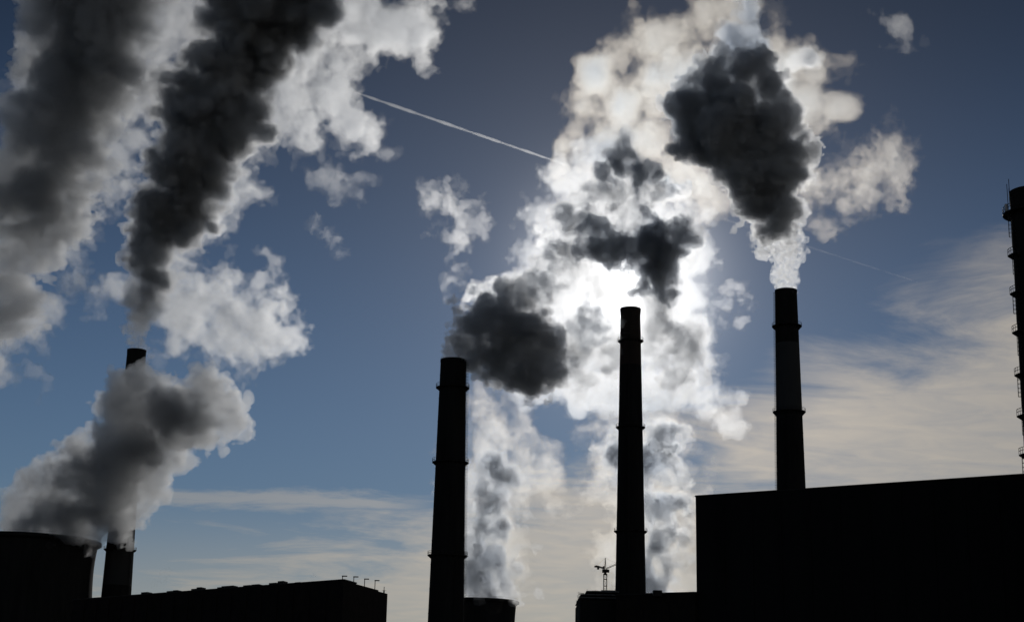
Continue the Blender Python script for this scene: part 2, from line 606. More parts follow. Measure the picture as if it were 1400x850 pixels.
def chimney(name, label, D, top, low, rows, lip=0.0, bands=(), wd=1.1, sag=1.1, mat_c=None, ladder=R(-60), flange=True):
    u, v, w = top
    T = at(u, v, D)
    H, r1 = T.z, w / 2 * D / FPX
    z2 = z_at_row(T.x, T.y, low[0])
    r2 = low[1] / 2 * project((T.x, T.y, z2))[2] / FPX
    slope = (r2 - r1) / (H - z2)
    rf = lambda z: r1 + slope * (H - z)
    root = empty(name, (T.x, T.y, 0))
    tag(root, label, 'chimney', 'power station chimneys')
    bz = [(z_at_row(T.x, T.y, b), z_at_row(T.x, T.y, a), c) for a, b, c in bands]
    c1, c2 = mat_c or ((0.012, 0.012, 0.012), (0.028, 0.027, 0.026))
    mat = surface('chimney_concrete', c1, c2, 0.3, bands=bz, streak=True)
    m = MB()
    prof = [(rf(0), 0), (rf(H * 0.3), H * 0.3), (rf(H * 0.6), H * 0.6)]
    if lip:
        prof += [(rf(H - 3.2), H - 3.2), (rf(H - 2.2) + lip * 0.5, H - 2.0), (r1 + lip, H - 0.6), (r1 + lip, H)]
    else:
        prof += [(rf(H - 0.9), H - 0.9), (r1 + 0.1, H - 0.85), (r1 + 0.1, H)]
    prof += [(r1 - 0.5, H), (r1 - 0.5, H - 12), (0.01, H - 12)]
    m.lathe(prof, 72)
    z = 6.0
    while z < H - 4:                        # steel hoops let into the wall
        m.lathe([(rf(z) - 0.02, z), (rf(z) + 0.05, z), (rf(z + 0.25) + 0.05, z + 0.25), (rf(z + 0.25) - 0.02, z + 0.25)], 64, close=True)
        z += 7.5
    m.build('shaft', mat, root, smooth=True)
    for q in rows:
        z = z_at_row(T.x, T.y, q)
        gallery(root, rf(z), z, wd, sag)
    caged_ladder(root, rf, 3, H - 1.0, ladder)
    for k in range(4):
        rod = MB()
        a = 0.4 + k * math.pi / 2
        rod.bar(((r1 + 0.15) * math.cos(a), (r1 + 0.15) * math.sin(a), H - 2), ((r1 + 0.15) * math.cos(a), (r1 + 0.15) * math.sin(a), H + 0.7), 0.05, 5)
        rod.build('lightning_rod', STEEL, root)
    print(name, 'H', round(H), 'r', round(r1, 1), round(rf(0), 1), 'at', [round(x) for x in T])
    return root, T, r1


WHITE_BAND = (0.062, 0.062, 0.061)
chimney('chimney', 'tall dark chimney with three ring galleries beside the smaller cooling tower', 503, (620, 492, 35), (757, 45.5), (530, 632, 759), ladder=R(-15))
chimney('chimney', 'tall slim chimney with a flared lip standing straight below the sun', 660, (862, 422, 26.5), (725, 38.5), (466, 584, 726), lip=0.32, bands=[(421, 500, (0.05, 0.038, 0.033))], ladder=R(-100))  # brown top band: the sun's flare tint put into the shaft colour
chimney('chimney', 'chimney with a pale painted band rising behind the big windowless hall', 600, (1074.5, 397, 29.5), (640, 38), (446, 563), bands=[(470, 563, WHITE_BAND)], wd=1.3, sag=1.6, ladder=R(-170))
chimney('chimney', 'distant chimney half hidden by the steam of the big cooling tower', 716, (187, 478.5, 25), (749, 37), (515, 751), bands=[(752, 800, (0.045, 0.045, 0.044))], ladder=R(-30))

# the near chimney cut by the right edge of the picture, with its ladder and landings in profile
Dn = 300.0
T = at(1408, 262, Dn)
r1 = 3.75
root = tag(empty('chimney', (T.x, T.y, 0)), 'tallest looking chimney cut by the picture edge, with a caged ladder and small landings', 'chimney', 'power station chimneys')
Hn = T.z
rfn = lambda z: r1 + 0.0085 * (Hn - z)
m = MB()
m.lathe([(rfn(0), 0), (rfn(Hn * 0.5), Hn * 0.5), (rfn(Hn - 1), Hn - 1), (r1 + 0.1, Hn - 0.9), (r1 + 0.1, Hn), (r1 - 0.4, Hn), (r1 - 0.4, Hn - 9), (0.01, Hn - 9)], 72)
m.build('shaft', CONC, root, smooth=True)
az = math.atan2(-_r0.y - 0.25, -_r0.x)
zs = [z_at_row(T.x, T.y, q) for q in (292, 350, 402, 455, 513, 569, 622)]
e = Vector((math.cos(az), math.sin(az), 0))
for i, z in enumerate(zs):
    big = i == 0
    gallery(root, rfn(z), z, 1.5 if big else 1.15, 0.9, None if big else (az - 0.3, az + 0.3), rail_h=1.2, t=1.1)
for i, z in enumerate(zs):
    zb = zs[i + 1] if i + 1 < len(zs) else z - 7.5
    caged_ladder(root, rfn, zb + 1.4, z - 0.2, az + (0.09 if i % 2 else -0.03), w=0.6, cage=0.5, rung=0.5, off=0.45, th=0.05)
for a, rr, z0, h in ((az + 0.1, 1.5, zs[0], 5.2), (az - 0.2, 0.25, Hn - 2, 4.4), (az - 0.9, 0.25, Hn - 2, 3.4), (az + 0.32, 1.4, zs[0], 3.0)):
    m = MB()
    q = Vector((math.cos(a), math.sin(a), 0)) * (r1 + rr)
    m.bar((q.x, q.y, z0 - 0.2), (q.x, q.y, z0 + h), 0.06, 6)
    m.build('lightning_rod', STEEL, root)
m = MB()
q = e * (r1 + 1.6)
m.box(q.x - 0.22, q.x + 0.22, q.y - 0.3, q.y + 0.3, zs[0] - 0.1, zs[0] + 1.3)
m.build('warning_lamp', GALV, root)
print('near chimney H', Hn)


# ------------------------------------------------------------------ cooling towers
def cooling_tower(label, uc, vrim, D, R0, ratio):
    T = at(uc, vrim, D)
    H = T.z
    root = tag(empty('cooling_tower', (T.x, T.y, 0)), label, 'cooling tower', 'cooling towers')
    zt = H * 0.82
    rt = R0 * 0.935
    prof = []
    for k in range(25):
        z = 6 + (H - 2.4 - 6) * k / 24
        b = (H * 0.9) if z < zt else (H * 0.62)
        prof.append((rt * math.sqrt(1 + ((z - zt) / b) ** 2) * (1.0 if z >= zt else 1.0 + 0.10 * ((zt - z) / zt) ** 2), z))
    re = prof[-1][0]
    inner = [(r - 0.6, z) for r, z in prof[::-1]]
    m = MB()
    m.lathe(prof + inner, 96, close=True)
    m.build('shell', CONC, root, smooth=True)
    m = MB()
    m.lathe([(re - 0.7, H - 2.4), (re + 0.35, H - 2.3), (re + 1.7, H - 1.5), (re + 1.7, H - 0.4), (re + 0.9, H), (re - 0.7, H)], 96, close=True)
    rim = m.build('rim', CONC, root)
    m = MB()
    m.ring(re + 0.9, H + 0.9, 0.03, 96)
    for k in range(40):
        a = 2 * math.pi * k / 40
        m.bar(((re + 0.9) * math.cos(a), (re + 0.9) * math.sin(a), H - 0.1), ((re + 0.9) * math.cos(a), (re + 0.9) * math.sin(a), H + 0.9), 0.03, 4)
    m.build('railing', STEEL, rim)
    m = MB()
    rb = prof[0][0]
    for k in range(36):
        a, b = 2 * math.pi * k / 36, 2 * math.pi * (k + 0.5) / 36
        c = 2 * math.pi * (k + 1) / 36
        m.bar(((rb + 2) * math.cos(b), (rb + 2) * math.sin(b), 0), ((rb - 0.3) * math.cos(a), (rb - 0.3) * math.sin(a), 6.3), 0.35)
        m.bar(((rb + 2) * math.cos(b), (rb + 2) * math.sin(b), 0), ((rb - 0.3) * math.cos(c), (rb - 0.3) * math.sin(c), 6.3), 0.35)
    m.build('raker_columns', CONC, root)
    print('tower H', H, 'r', re)
    return T, re


TA, RA = cooling_tower('big cooling tower in the bottom corner under a thick grey steam plume', 36, 737.5, 685, 99 / FPX * 685, 1)
TB, RB_ = cooling_tower('smaller cooling tower half hidden behind the chimney with three galleries', 652, 820.5, 850, 56 / FPX * 850, 1)


# ------------------------------------------------------------------ halls
def quad_block(name, label, cat, pts, z1, mat, wall_bits=True, coping=0.5):
    """A flat roofed block: pts = ground plan corners (x, y), counter-clockwise."""
    cx, cyy = sum(p[0] for p in pts) / len(pts), sum(p[1] for p in pts) / len(pts)
    root = tag(empty(name, (cx, cyy, 0)), label, cat)
    q = [(x - cx, y - cyy) for x, y in pts]
    n = len(q)
    m = MB()
    m.add([(x, y, 0) for x, y in q] + [(x, y, z1) for x, y in q], [(k, (k + 1) % n, n + (k + 1) % n, n + k) for k in range(n)])
    for k in range(n):                      # pilasters / cladding ribs
        a, b = Vector((*q[k], 0)), Vector((*q[(k + 1) % n], 0))
        d = (b - a)
        ln = d.length
        d.normalize()
        o = Vector((d.y, -d.x, 0))
        cnt = int(ln / 6)
        for i in range(1, cnt):
            c = a + d * (ln * i / cnt)
            w = [c - d * 0.25 - o * 0.02, c - d * 0.25 + o * 0.18, c + d * 0.25 + o * 0.18, c + d * 0.25 - o * 0.02]
            m.add([(p.x, p.y, 0) for p in w] + [(p.x, p.y, z1 - 0.8) for p in w], [(0, 1, 5, 4), (1, 2, 6, 5), (2, 3, 7, 6), (4, 5, 6, 7)])
    m.build('wall', mat, root)
    m = MB()
    m.add([(x, y, z1 - 0.6) for x, y in q], [tuple(range(n))])
    m.build('roof', ROOF, root)
    m = MB()
    for k in range(n):
        a, b = Vector((*q[k], 0)), Vector((*q[(k + 1) % n], 0))
        d = (b - a).normalized()
        o = Vector((d.y, -d.x, 0)) * 0.22
        m.add([a - o - d * 0.0 + Vector((0, 0, z1)), a + o + Vector((0, 0, z1)), b + o + Vector((0, 0, z1)), b - o + Vector((0, 0, z1)),
               a - o + Vector((0, 0, z1 + 0.25)), a + o + Vector((0, 0, z1 + 0.25)), b + o + Vector((0, 0, z1 + 0.25)), b - o + Vector((0, 0, z1 + 0.25))],
              [(3, 2, 1, 0), (4, 5, 6, 7), (0, 1, 5, 4), (1, 2, 6, 5), (2, 3, 7, 6), (3, 0, 4, 7)])
    m.build('coping', STEEL, root)
    return root, Vector((cx, cyy, 0))


def plan(u, v, H):                          # ground spot whose point H metres up is seen at (u, v)
    d = ray(u, v)
    s = (H - CAM.z) / d.z
    P = CAM + d * s
    return Vector((P.x, P.y))


# big hall on the right
H1 = 50.0
a, b = plan(951, 677, H1), plan(1400, 647, H1)
d = (b - a).normalized()
nrm = Vector((-d.y, d.x))
b2 = a + d * 150
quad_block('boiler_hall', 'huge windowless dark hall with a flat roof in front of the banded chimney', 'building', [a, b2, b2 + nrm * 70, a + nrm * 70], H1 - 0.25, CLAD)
print('hall', a, b, (b - a).length)

# low hall between the straight chimney and the big hall
H2 = 30.0
a, b = plan(842, 811.5, H2), plan(950, 808.3, H2)
d = (b - a).normalized()
nrm = Vector((-d.y, d.x))
r_, cc = quad_block('low_hall', 'low flat roofed hall running from the foot of the lipped chimney to the big hall', 'building', [a, b, b + nrm * 40, a + nrm * 40], H2 - 0.25, BRICK)
m = MB()
p = plan(900, 808, H2) - Vector((cc.x, cc.y))
m.box(p.x - 0.9, p.x + 0.9, p.y + 1, p.y + 3, H2 - 0.85, H2 + 0.35)
m.build('roof_vent', STEEL, r_)

# building under construction beside it: stepped slabs with ragged ends
H3 = 29.0
a, b = plan(799, 821, H3), plan(841.5, 819, H3)
ctr = (a + b) / 2
root = tag(empty('unfinished_building', (ctr.x, ctr.y, 0)), 'unfinished concrete building with ragged floor slabs and props below the crane', 'building')
hw = (b - a).length / 2
m = MB()
m.box(-hw, hw, 0, 24, 0, H3)
rng = random.Random(4)
for k in range(22):                         # toothed ends of the brick courses
    z = H3 - 0.6 - k * 0.55
    m.bar((-hw - rng.uniform(0.05, 0.2), 0.5, z), (-hw + 0.3, 0.5, z), 0.08, 5)
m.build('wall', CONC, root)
s3 = 332 / FPX
for k, (x0, x1, z, t) in enumerate(((-hw - 0.1, hw - 0.02, H3 + 0.62, 0.22), (-hw + 0.1, hw - 0.02, H3 + 1.25, 0.22), (-hw + 1.3, hw - 0.02, H3 + 1.95, 0.25))):
    m = MB()
    m.box(x0, x1, -0.4, 22, z - t, z)
    m.build('floor_slab', BARE, root)
m = MB()
for x in np.linspace(-hw + 0.25, hw - 0.3, 14):
    m.bar((x, 0, H3), (x + rng.uniform(-.05, .05), 0, H3 + 1.0), 0.06, 5)
    if x > -hw + 1.4:
        m.bar((x, 0.2, H3 + 1.2), (x, 0.2, H3 + 1.75), 0.06, 5)
        if rng.random() < 0.6:
            m.bar((x, 0.1, H3 + 1.9), (x + rng.uniform(-.05, .05), 0.1, H3 + 2.1 + rng.random() * 0.45), 0.03, 4)
m.build('formwork_props', STEEL, root)
for z, l, dz in ((H3 - 0.3, 0.9, 0.12), (H3 + 0.35, 0.55, -0.05), (H3 + 0.68, 0.5, 0.05), (H3 + 0.95, 0.6, 0.06), (H3 + 1.3, 0.4, -0.1), (H3 + 1.45, 0.5, 0.14), (H3 - 0.85, 0.3, 0.05), (H3 - 1.3, 0.16, 0.0)):
    m = MB()
    y = rng.uniform(0.2, 3)
    m.bar((-hw - l, y, z + dz), (-hw + 0.9, y, z), 0.07, 5)
    m.build('scaffold_board', BARE, root)
m = MB()
m.box(-hw + 2.6, -hw + 4.2, 2, 4, H3 + 1.96, H3 + 2.2)
m.box(-hw + 4.6, hw - 0.6, 1, 3, H3 + 1.96, H3 + 2.25)
m.build('formwork_panels', BARE, root)

# tower crane far behind it
Dc = 770.0
T = at(827.5, 785, Dc)
k = Dc / FPX
cr = tag(empty('tower_crane', (T.x, T.y, 0)), 'small tower crane with a lattice mast rising above the unfinished building', 'crane')
zc = T.z
w = 2.1 * k
m = MB()
z = 0.0
while z < zc:
    z2 = min(zc, z + 9 * k)
    for sx, sy in ((-1, -1), (1, -1), (1, 1), (-1, 1)):
        m.bar((sx * w, sy * w, z), (sx * w, sy * w, z2), 0.17, 5)
    for (x0, y0), (x1, y1) in (((-1, -1), (1, -1)), ((1, -1), (1, 1)), ((1, 1), (-1, 1)), ((-1, 1), (-1, -1))):
        m.bar((x0 * w, y0 * w, z2), (x1 * w, y1 * w, z2), 0.17, 5)
        m.bar((x0 * w, y0 * w, z), (x1 * w, y1 * w, z2), 0.07, 4)
    z = z2
m.build('mast', STEEL, cr)
m = MB()
m.box(-2.6 * k, 2.6 * k, -2.6 * k, 2.6 * k, zc, zc + 1.0 * k)
m.box(-1.6 * k, 1.6 * k, -1.6 * k, 1.6 * k, zc + 1.0 * k, zc + 7 * k)
m.box(-4.2 * k, -1.7 * k, -1.8 * k, 1.8 * k, zc + 2.6 * k, zc + 7.2 * k)
m.box(1.7 * k, 5.4 * k, -1.8 * k, 1.8 * k, zc + 3.0 * k, zc + 7.0 * k)
m.build('slewing_unit', STEEL, cr)
m = MB()
m.box(-3.4 * k, -0.9 * k, -2.9 * k, -1.0 * k, zc + 8.2 * k, zc + 11.2 * k)
m.build('cab', STEEL, cr)
m = MB()
for sx in (-1, 1):
    m.bar((sx * 1.0 * k, 0, zc + 7 * k), (0, 0, zc + 23 * k), 0.16, 5)
for i in range(5):
    zz_ = zc + (8 + i * 2.6) * k
    m.bar((-0.8 * k * (1 - i / 6), 0, zz_), (0.8 * k * (1 - i / 6), 0, zz_), 0.09, 4)
m.build('apex_tower', STEEL, cr)
m = MB()
for dy in (-0.8, 0.8):
    m.bar((-1.5 * k, dy * k, zc + 8.0 * k), (-13 * k, dy * k, zc + 10.8 * k), 0.2, 5)
m.bar((-1.5 * k, 0, zc + 9.4 * k), (-13 * k, 0, zc + 12.0 * k), 0.2, 5)
for i in range(9):
    f0 = i / 9
    x0 = -1.5 * k - 11.5 * k * f0
    m.bar((x0, -0.8 * k, zc + (8 + 2.8 * f0) * k), (x0 - 1.2 * k, 0, zc + (9.4 + 2.6 * f0 + 0.25) * k), 0.1, 4)
    m.bar((x0, 0.8 * k, zc + (8 + 2.8 * f0) * k), (x0 - 1.2 * k, 0, zc + (9.4 + 2.6 * f0 + 0.25) * k), 0.1, 4)
m.build('counter_jib', STEEL, cr)
m = MB()
m.box(-14.8 * k, -8.2 * k, -1.4 * k, 1.4 * k, zc + 9.6 * k, zc + 11.8 * k)
m.box(-11.2 * k, -8.4 * k, -1.2 * k, 1.2 * k, zc + 6.8 * k, zc + 9.6 * k)
m.build('counterweight', STEEL, cr)
m = MB()
for dy in (-0.6, 0.6):
    m.bar((1.5 * k, dy * k, zc + 7.4 * k), (13.5 * k, dy * k - 30, zc + 7.0 * k), 0.1, 4)
m.bar((1.5 * k, 0, zc + 9.0 * k), (13.0 * k, -30, zc + 8.6 * k), 0.1, 4)
for i in range(14):
    f0, f1 = i / 14, (i + 0.5) / 14
    A = Vector((1.5 * k + 12 * k * f0, -30 * f0, zc + 7.4 * k))
    B = Vector((1.5 * k + 12 * k * f1, -30 * f1, zc + 8.9 * k))
    C2 = Vector((1.5 * k + 12 * k * (f1 + f1 - f0), -30 * (f1 + f1 - f0), zc + 7.3 * k))
    m.bar(A, B, 0.05, 4)
    m.bar(B, C2, 0.05, 4)
m.build('jib', STEEL, cr)
m = MB()
m.bar((0, 0, zc + 22.5 * k), (-12 * k, 0, zc + 12 * k), 0.05, 4)
m.bar((0, 0, zc + 22.5 * k), (10 * k, -25, zc + 8.7 * k), 0.05, 4)
m.build('tie_rods', STEEL, cr)

# long hall on the left: its corner at u 470, long side running back to the left, gable side back to the right
H4 = 36.0
A0 = plan(470, 791, H4)
A1 = plan(100, 818.5, H4)
A2d = (plan(530, 807.5, H4) - A0).normalized()
lenR = (plan(530, 807.5, H4) - A0).length
long_d = (A1 - A0)
print('left hall', A0, A1, lenR, long_d.length)
c = A0 + A2d * (lenR * 0.02)
e1 = A0 + A2d * (lenR * 0.27)
pts = [A1, A0, e1, e1 + long_d]
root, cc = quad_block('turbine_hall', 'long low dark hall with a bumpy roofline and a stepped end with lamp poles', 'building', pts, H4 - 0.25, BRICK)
C3 = Vector((cc.x, cc.y, 0))


def prism(mb, pl, z0, z1):
    n = len(pl)
    mb.add([(p.x - cc.x, p.y - cc.y, z0) for p in pl] + [(p.x - cc.x, p.y - cc.y, z1) for p in pl],
           [tuple(range(n))[::-1], tuple(range(n, 2 * n))] + [(i, (i + 1) % n, n + (i + 1) % n, n + i) for i in range(n)])


off = long_d.normalized()
e2, e3 = A0 + A2d * (lenR * 0.78), A0 + A2d * lenR
z_e1 = z_at_row(e1.x, e1.y, 797.8)
z_e2 = z_at_row(e2.x, e2.y, 807.8)
m = MB()
prism(m, [e1 + A2d * 0.01, e2, e2 + off * 40, e1 + A2d * 0.01 + off * 40], 0, z_e1)
m.build('lower_bay', BRICK, root)
m = MB()
prism(m, [e2 + A2d * 0.01, e3, e3 + off * 30, e2 + A2d * 0.01 + off * 30], 0, z_e2)
m.build('end_bay', BRICK, root)
for uu, ww, hh in ((200, 3.0, 0.7), (236, 2.5, 0.5), (244, 2.0, 0.6), (270, 2.2, 0.6), (277, 2.0, 0.9), (307, 3.0, 0.5), (316, 5.0, 0.7), (342, 3.0, 0.5), (353, 3.0, 0.55), (376, 3.0, 0.6), (386, 2.2, 0.9), (408, 2, 0.3)):
    f0 = (470 - uu) / 370.0
    p = A0 + long_d * (f0 * 1.0 / (f0 + (1 - f0) * 1.08))
    m = MB()
    q = [p + off * (-ww / 2) + Vector((-off.y, off.x)) * -0.6, p + off * (ww / 2) + Vector((-off.y, off.x)) * -0.6]
    nn = (e1 - A0).normalized()
    prism(m, [q[0] + nn * 1.0, q[1] + nn * 1.0, q[1] + nn * 4, q[0] + nn * 4], H4 - 0.85, H4 + hh)
    m.build('roof_vent', STEEL, root)

lp = None
for i, (uu, vb, vt) in enumerate(((472.5, 790.5, 787.5), (487, 795, 788.5), (501.5, 800, 791.5), (516, 803.5, 793.5))):
    f0 = (uu - 470) / 60.0
    P = A0 + A2d * (lenR * f0) + off * 1.2
    zb = H4 if f0 < 0.27 else (z_e1 if f0 < 0.78 else z_e2)
    zt_ = z_at_row(P.x, P.y, vt)
    root2 = tag(empty('lamp_pole', (P.x, P.y, zb)), ('shortest lamp pole at the highest corner of the long hall roof', 'lamp pole on the upper step of the long hall end', 'lamp pole in the middle of the stepped hall end', 'tallest lamp pole at the outer edge of the lower bay roof')[i], 'lamp pole', 'lamp poles on the hall end')
    m = MB()
    m.bar((0, 0, -0.05), (0, 0, zt_ - zb), 0.1, 6)
    m.build('pole', STEEL, root2)
    m = MB()
    m.box(-0.15, 1.1, -0.2, 0.2, zt_ - zb - 0.02, zt_ - zb + 0.22)
    m.build('lamp_head', STEEL, root2)
P = A0 + A2d * (lenR * 0.975) + off * 1.0
an = MB()
zt_ = z_at_row(P.x, P.y, 801.5)
an.bar((0, 0, -0.05), (0, 0, zt_ - z_e2), 0.09, 6)
an.box(-0.18, 0.18, -0.18, 0.18, 0, 0.9)
an.bar((-0.6, 0, (zt_ - z_e2) * 0.45), (0.6, 0, (zt_ - z_e2) * 0.45), 0.04, 4)
ao = an.build('antenna', STEEL)
ao.location = (P.x, P.y, z_e2)
tag(ao, 'thin aerial mast at the outermost corner of the stepped hall end', 'antenna')

# ------------------------------------------------------------------ smoke and steam
TWO = ((0.83, 0.5), (0.15, 0.5))
SIDE = ((0.85, 0.55), (0.45, 0.45))
FILM = 0.012
DK = (0.90, 0.875, 0.84)
CR = (1.0, 0.87, 0.70)
BACK = ((0.80, 0.55), (0.15, 0.45))


def mat(name, sigma, gs=TWO, color=(1, 1, 1), film=0.0, noise=None):
    return smoke_material(name, sigma, gs, color, film, noise)


S_DENSE = mat('dense_smoke', 0.5, TWO, DK)
S_SKIN = mat('smoke_skin', 0.32, TWO, (1.0, 0.99, 0.975), FILM)
S_JET = mat('rising_steam', 0.22, TWO, (1, 1, 1), FILM, (1.6, 4, 0.40, 0.62))
S_MID = mat('steam_middle', 0.16, TWO, (0.97, 0.95, 0.92))
S_OPAQ = mat('thick_steam', 0.24, SIDE, (1.0, 0.99, 0.975))
S_CORE = mat('steam_core', 0.13, TWO, DK, FILM)
S_VEIL = mat('grey_smoke_veil', 0.06, TWO, (1.0, 0.975, 0.94), FILM)
S_VEIL2 = mat('grey_smoke_veil_core', 0.13, TWO, (1.0, 0.975, 0.94))
S_SIDE = mat('side_steam', 0.125, SIDE, (1, 1, 1), FILM)
S_BODY = mat('steam_body', 0.055, SIDE, (1.0, 0.99, 0.975))
S_FLANK = mat('sunlit_steam', 0.016, SIDE, (1, 0.98, 0.95), FILM)
S_FLANK2 = mat('sunlit_steam_core', 0.03, SIDE, (1, 0.98, 0.95))
S_PALE = mat('pale_steam', 0.008, BACK, (1, 1, 1), FILM)
S_PALE2 = mat('pale_steam_core', 0.0135, BACK)
S_CREAM = mat('cream_steam', 0.0045, BACK, CR, FILM)
S_CREAM2 = mat('cream_steam_core', 0.0095, BACK, CR)
S_COL = mat('column_steam', 0.006, BACK, CR, FILM)
S_COL2 = mat('column_steam_core', 0.010, BACK, CR)
S_WISP = mat('steam_wisp', 0.007, TWO, (1, 0.97, 0.93), FILM)
S_WISP2 = mat('steam_wisp_core', 0.017, TWO, (1, 0.97, 0.93))
S_GREY = mat('grey_column_steam', 0.06, TWO, (1.0, 0.98, 0.95), FILM)
S_GREY2 = mat('grey_column_core', 0.075, TWO, (1.0, 0.98, 0.95))
DENSE = [(0, S_SKIN), (5, S_DENSE)]
PALE = [(0, S_PALE), (3, S_PALE2), (7, S_PALE2), (12, S_PALE2)]
CREAM = [(0, S_CREAM), (3, S_CREAM2), (7, S_CREAM2), (12, S_CREAM2)]
COLUMN = [(0, S_COL), (3, S_COL2), (8, S_COL2)]
FLANK = [(0, S_FLANK), (3, S_FLANK2), (8, S_FLANK2)]
VEIL = [(0, S_VEIL), (3, S_VEIL2), (7, S_VEIL2)]
GP = 'plumes drifting from the plant'
# A: the plume at the left edge
plume('steam_plume', 'broad grey plume slanting up the left edge of the sky, without a visible chimney', 'plume', 790,
      [(135, -25, 82), (130, 60, 66), (110, 90, 60), (125, 150, 54), (90, 175, 55), (55, 195, 48), (100, 215, 42), (55, 250, 54), (20, 270, 50),
       (80, 300, 42), (30, 330, 42), (60, 345, 30), (15, 390, 34), (35, 410, 24), (0, 440, 28), (-60, 420, 40), (-60, 500, 40)],
      [(0, S_SIDE), (12, S_BODY)], GP, rough=0.76, kids=(16, 9), billow=((0.2, 0.6), (0.2, 0.55)), seed=11, wisp_px=9, vox_px=2.0, bil=0.8, cells_px=(45, 22, 11, 6, 3))
plume('smoke_plume', 'darker grey bank of smoke inside the broad plume at the left edge', 'plume', 780,
      [(120, 10, 60), (150, 20, 55), (110, 75, 50), (75, 90, 26), (150, 90, 40), (90, 130, 42), (60, 190, 36), (30, 190, 20), (100, 180, 32), (40, 255, 36), (75, 245, 30), (10, 275, 25), (45, 300, 28)],
      [(0, S_VEIL), (5, S_CORE)], GP, rough=0.75, kids=(16, 9), billow=((0.2, 0.6), (0.2, 0.55)), seed=12, wisp_px=12, bil=0.8, cells_px=(45, 22, 11, 6, 3))
plume('steam_plume', 'pale sunlit steam along the right side of the broad plume at the left edge', 'plume', 815,
      [(240, -10, 36), (238, 30, 34), (228, 70, 36), (215, 110, 36), (200, 150, 34), (190, 190, 32), (165, 220, 32), (150, 250, 30), (125, 285, 30), (108, 320, 30), (100, 350, 26), (80, 385, 28), (60, 415, 30), (40, 445, 30), (15, 470, 30), (-10, 495, 30), (60, 40, 26), (35, 150, 22), (40, 110, 24), (275, 5, 16), (250, 95, 20), (20, 230, 20)],
      FLANK, GP, seed=13, wisp_px=12, vox_px=2.0, rough=0.72, kids=(7,), billow=((0.3, 0.5),), cells_px=(45, 22, 11, 6, 3))
# B: from the distant chimney
plume('smoke_plume', 'tall dark plume leaning to the right from the distant half hidden chimney', 'plume', 716,
      [(193, 436, 14), (196, 418, 19), (202, 398, 24), (207, 375, 29), (211, 350, 32), (216, 325, 34), (238, 295, 42), (220, 290, 38), (262, 262, 38),
       (252, 230, 42), (235, 210, 28), (285, 235, 40), (305, 195, 40), (252, 160, 38), (240, 130, 24), (275, 130, 42), (312, 140, 45), (300, 90, 42), (340, 100, 45), (330, 45, 48), (365, 50, 52), (400, 25, 42), (350, 0, 48), (410, -20, 50), (310, 35, 24)],
      [(0, S_SIDE), (3.5, S_MID), (7, S_DENSE)], GP, kids=(16, 9), billow=((0.2, 0.65), (0.2, 0.55)), rough=0.68, seed=21, wisp_px=6, bil=0.7, vox_px=1.8, cells_px=(40, 20, 10, 5, 3))
plume('steam_plume', 'pale bright steam trailing along the right flank of the tall dark plume', 'plume', 735,
      [(262, 330, 26), (285, 305, 28), (315, 270, 28), (335, 235, 28), (350, 200, 32), (375, 160, 34), (395, 120, 40), (420, 80, 45), (445, 30, 50), (495, 30, 46), (530, 38, 44), (560, 52, 36), (562, 20, 28),
       (470, 90, 35), (450, 130, 38), (465, 165, 25), (425, 170, 28), (408, 195, 14), (485, 180, 14), (400, -20, 50), (505, 75, 24)],
      FLANK, GP, seed=22, wisp_px=14, vox_px=2.0, rough=0.72, kids=(7,), billow=((0.3, 0.5),), cells_px=(45, 22, 11, 6, 3))
plume('steam_cloud', 'ragged pale steam cloud behind the top of the distant half hidden chimney', 'plume', 860,
      [(160, 403, 18), (190, 400, 18), (230, 405, 30), (260, 430, 42), (290, 405, 38), (320, 430, 45), (355, 435, 42), (385, 425, 24), (345, 390, 20), (350, 465, 28), (300, 465, 28), (240, 470, 24), (375, 465, 18), (325, 375, 12), (215, 490, 14), (345, 500, 10), (290, 495, 12)],
      FLANK, GP, seed=23, wisp_px=14, vox_px=2.0, rough=0.72, kids=(7,), billow=((0.3, 0.5),), cells_px=(40, 20, 10, 5, 3))
plume('steam_plume', 'bright turbulent steam jet at the mouth of the distant half hidden chimney', 'plume', 716,
      [(187, 478, 10), (188, 466, 11), (189, 454, 13), (191, 440, 15), (194, 426, 17)],
      [(0, S_JET)], GP, seed=24, wisp_px=4, bil=0.6, vox_px=1.3, cells_px=(16, 8, 4, 2.5))
# D: steam of the big cooling tower
plume('steam_plume', 'thick grey steam plume pouring to the right out of the big cooling tower', 'plume', 676,
      [(30, 722, 30), (70, 715, 34), (110, 720, 30), (45, 690, 36), (95, 690, 42), (140, 690, 42), (165, 700, 32), (163, 726, 16), (40, 660, 20), (75, 650, 28), (110, 635, 34), (150, 635, 45), (190, 640, 42), (100, 615, 20),
       (180, 590, 42), (165, 555, 28), (180, 535, 28), (205, 550, 36), (230, 590, 42), (245, 560, 36), (275, 580, 36), (290, 555, 36), (318, 575, 28), (283, 525, 22), (288, 505, 12), (305, 530, 16), (220, 630, 30), (188, 552, 36, -55), (172, 590, 36, -55), (166, 635, 36, -55), (158, 668, 30, -50), (190, 535, 26, -50)],
      [(0, S_SIDE), (10, S_BODY)], GP, rough=0.66, kids=(16, 9), billow=((0.2, 0.6), (0.2, 0.55)), seed=31, wisp_px=6, bil=0.7, vox_px=1.7, cells_px=(40, 20, 10, 5, 3))
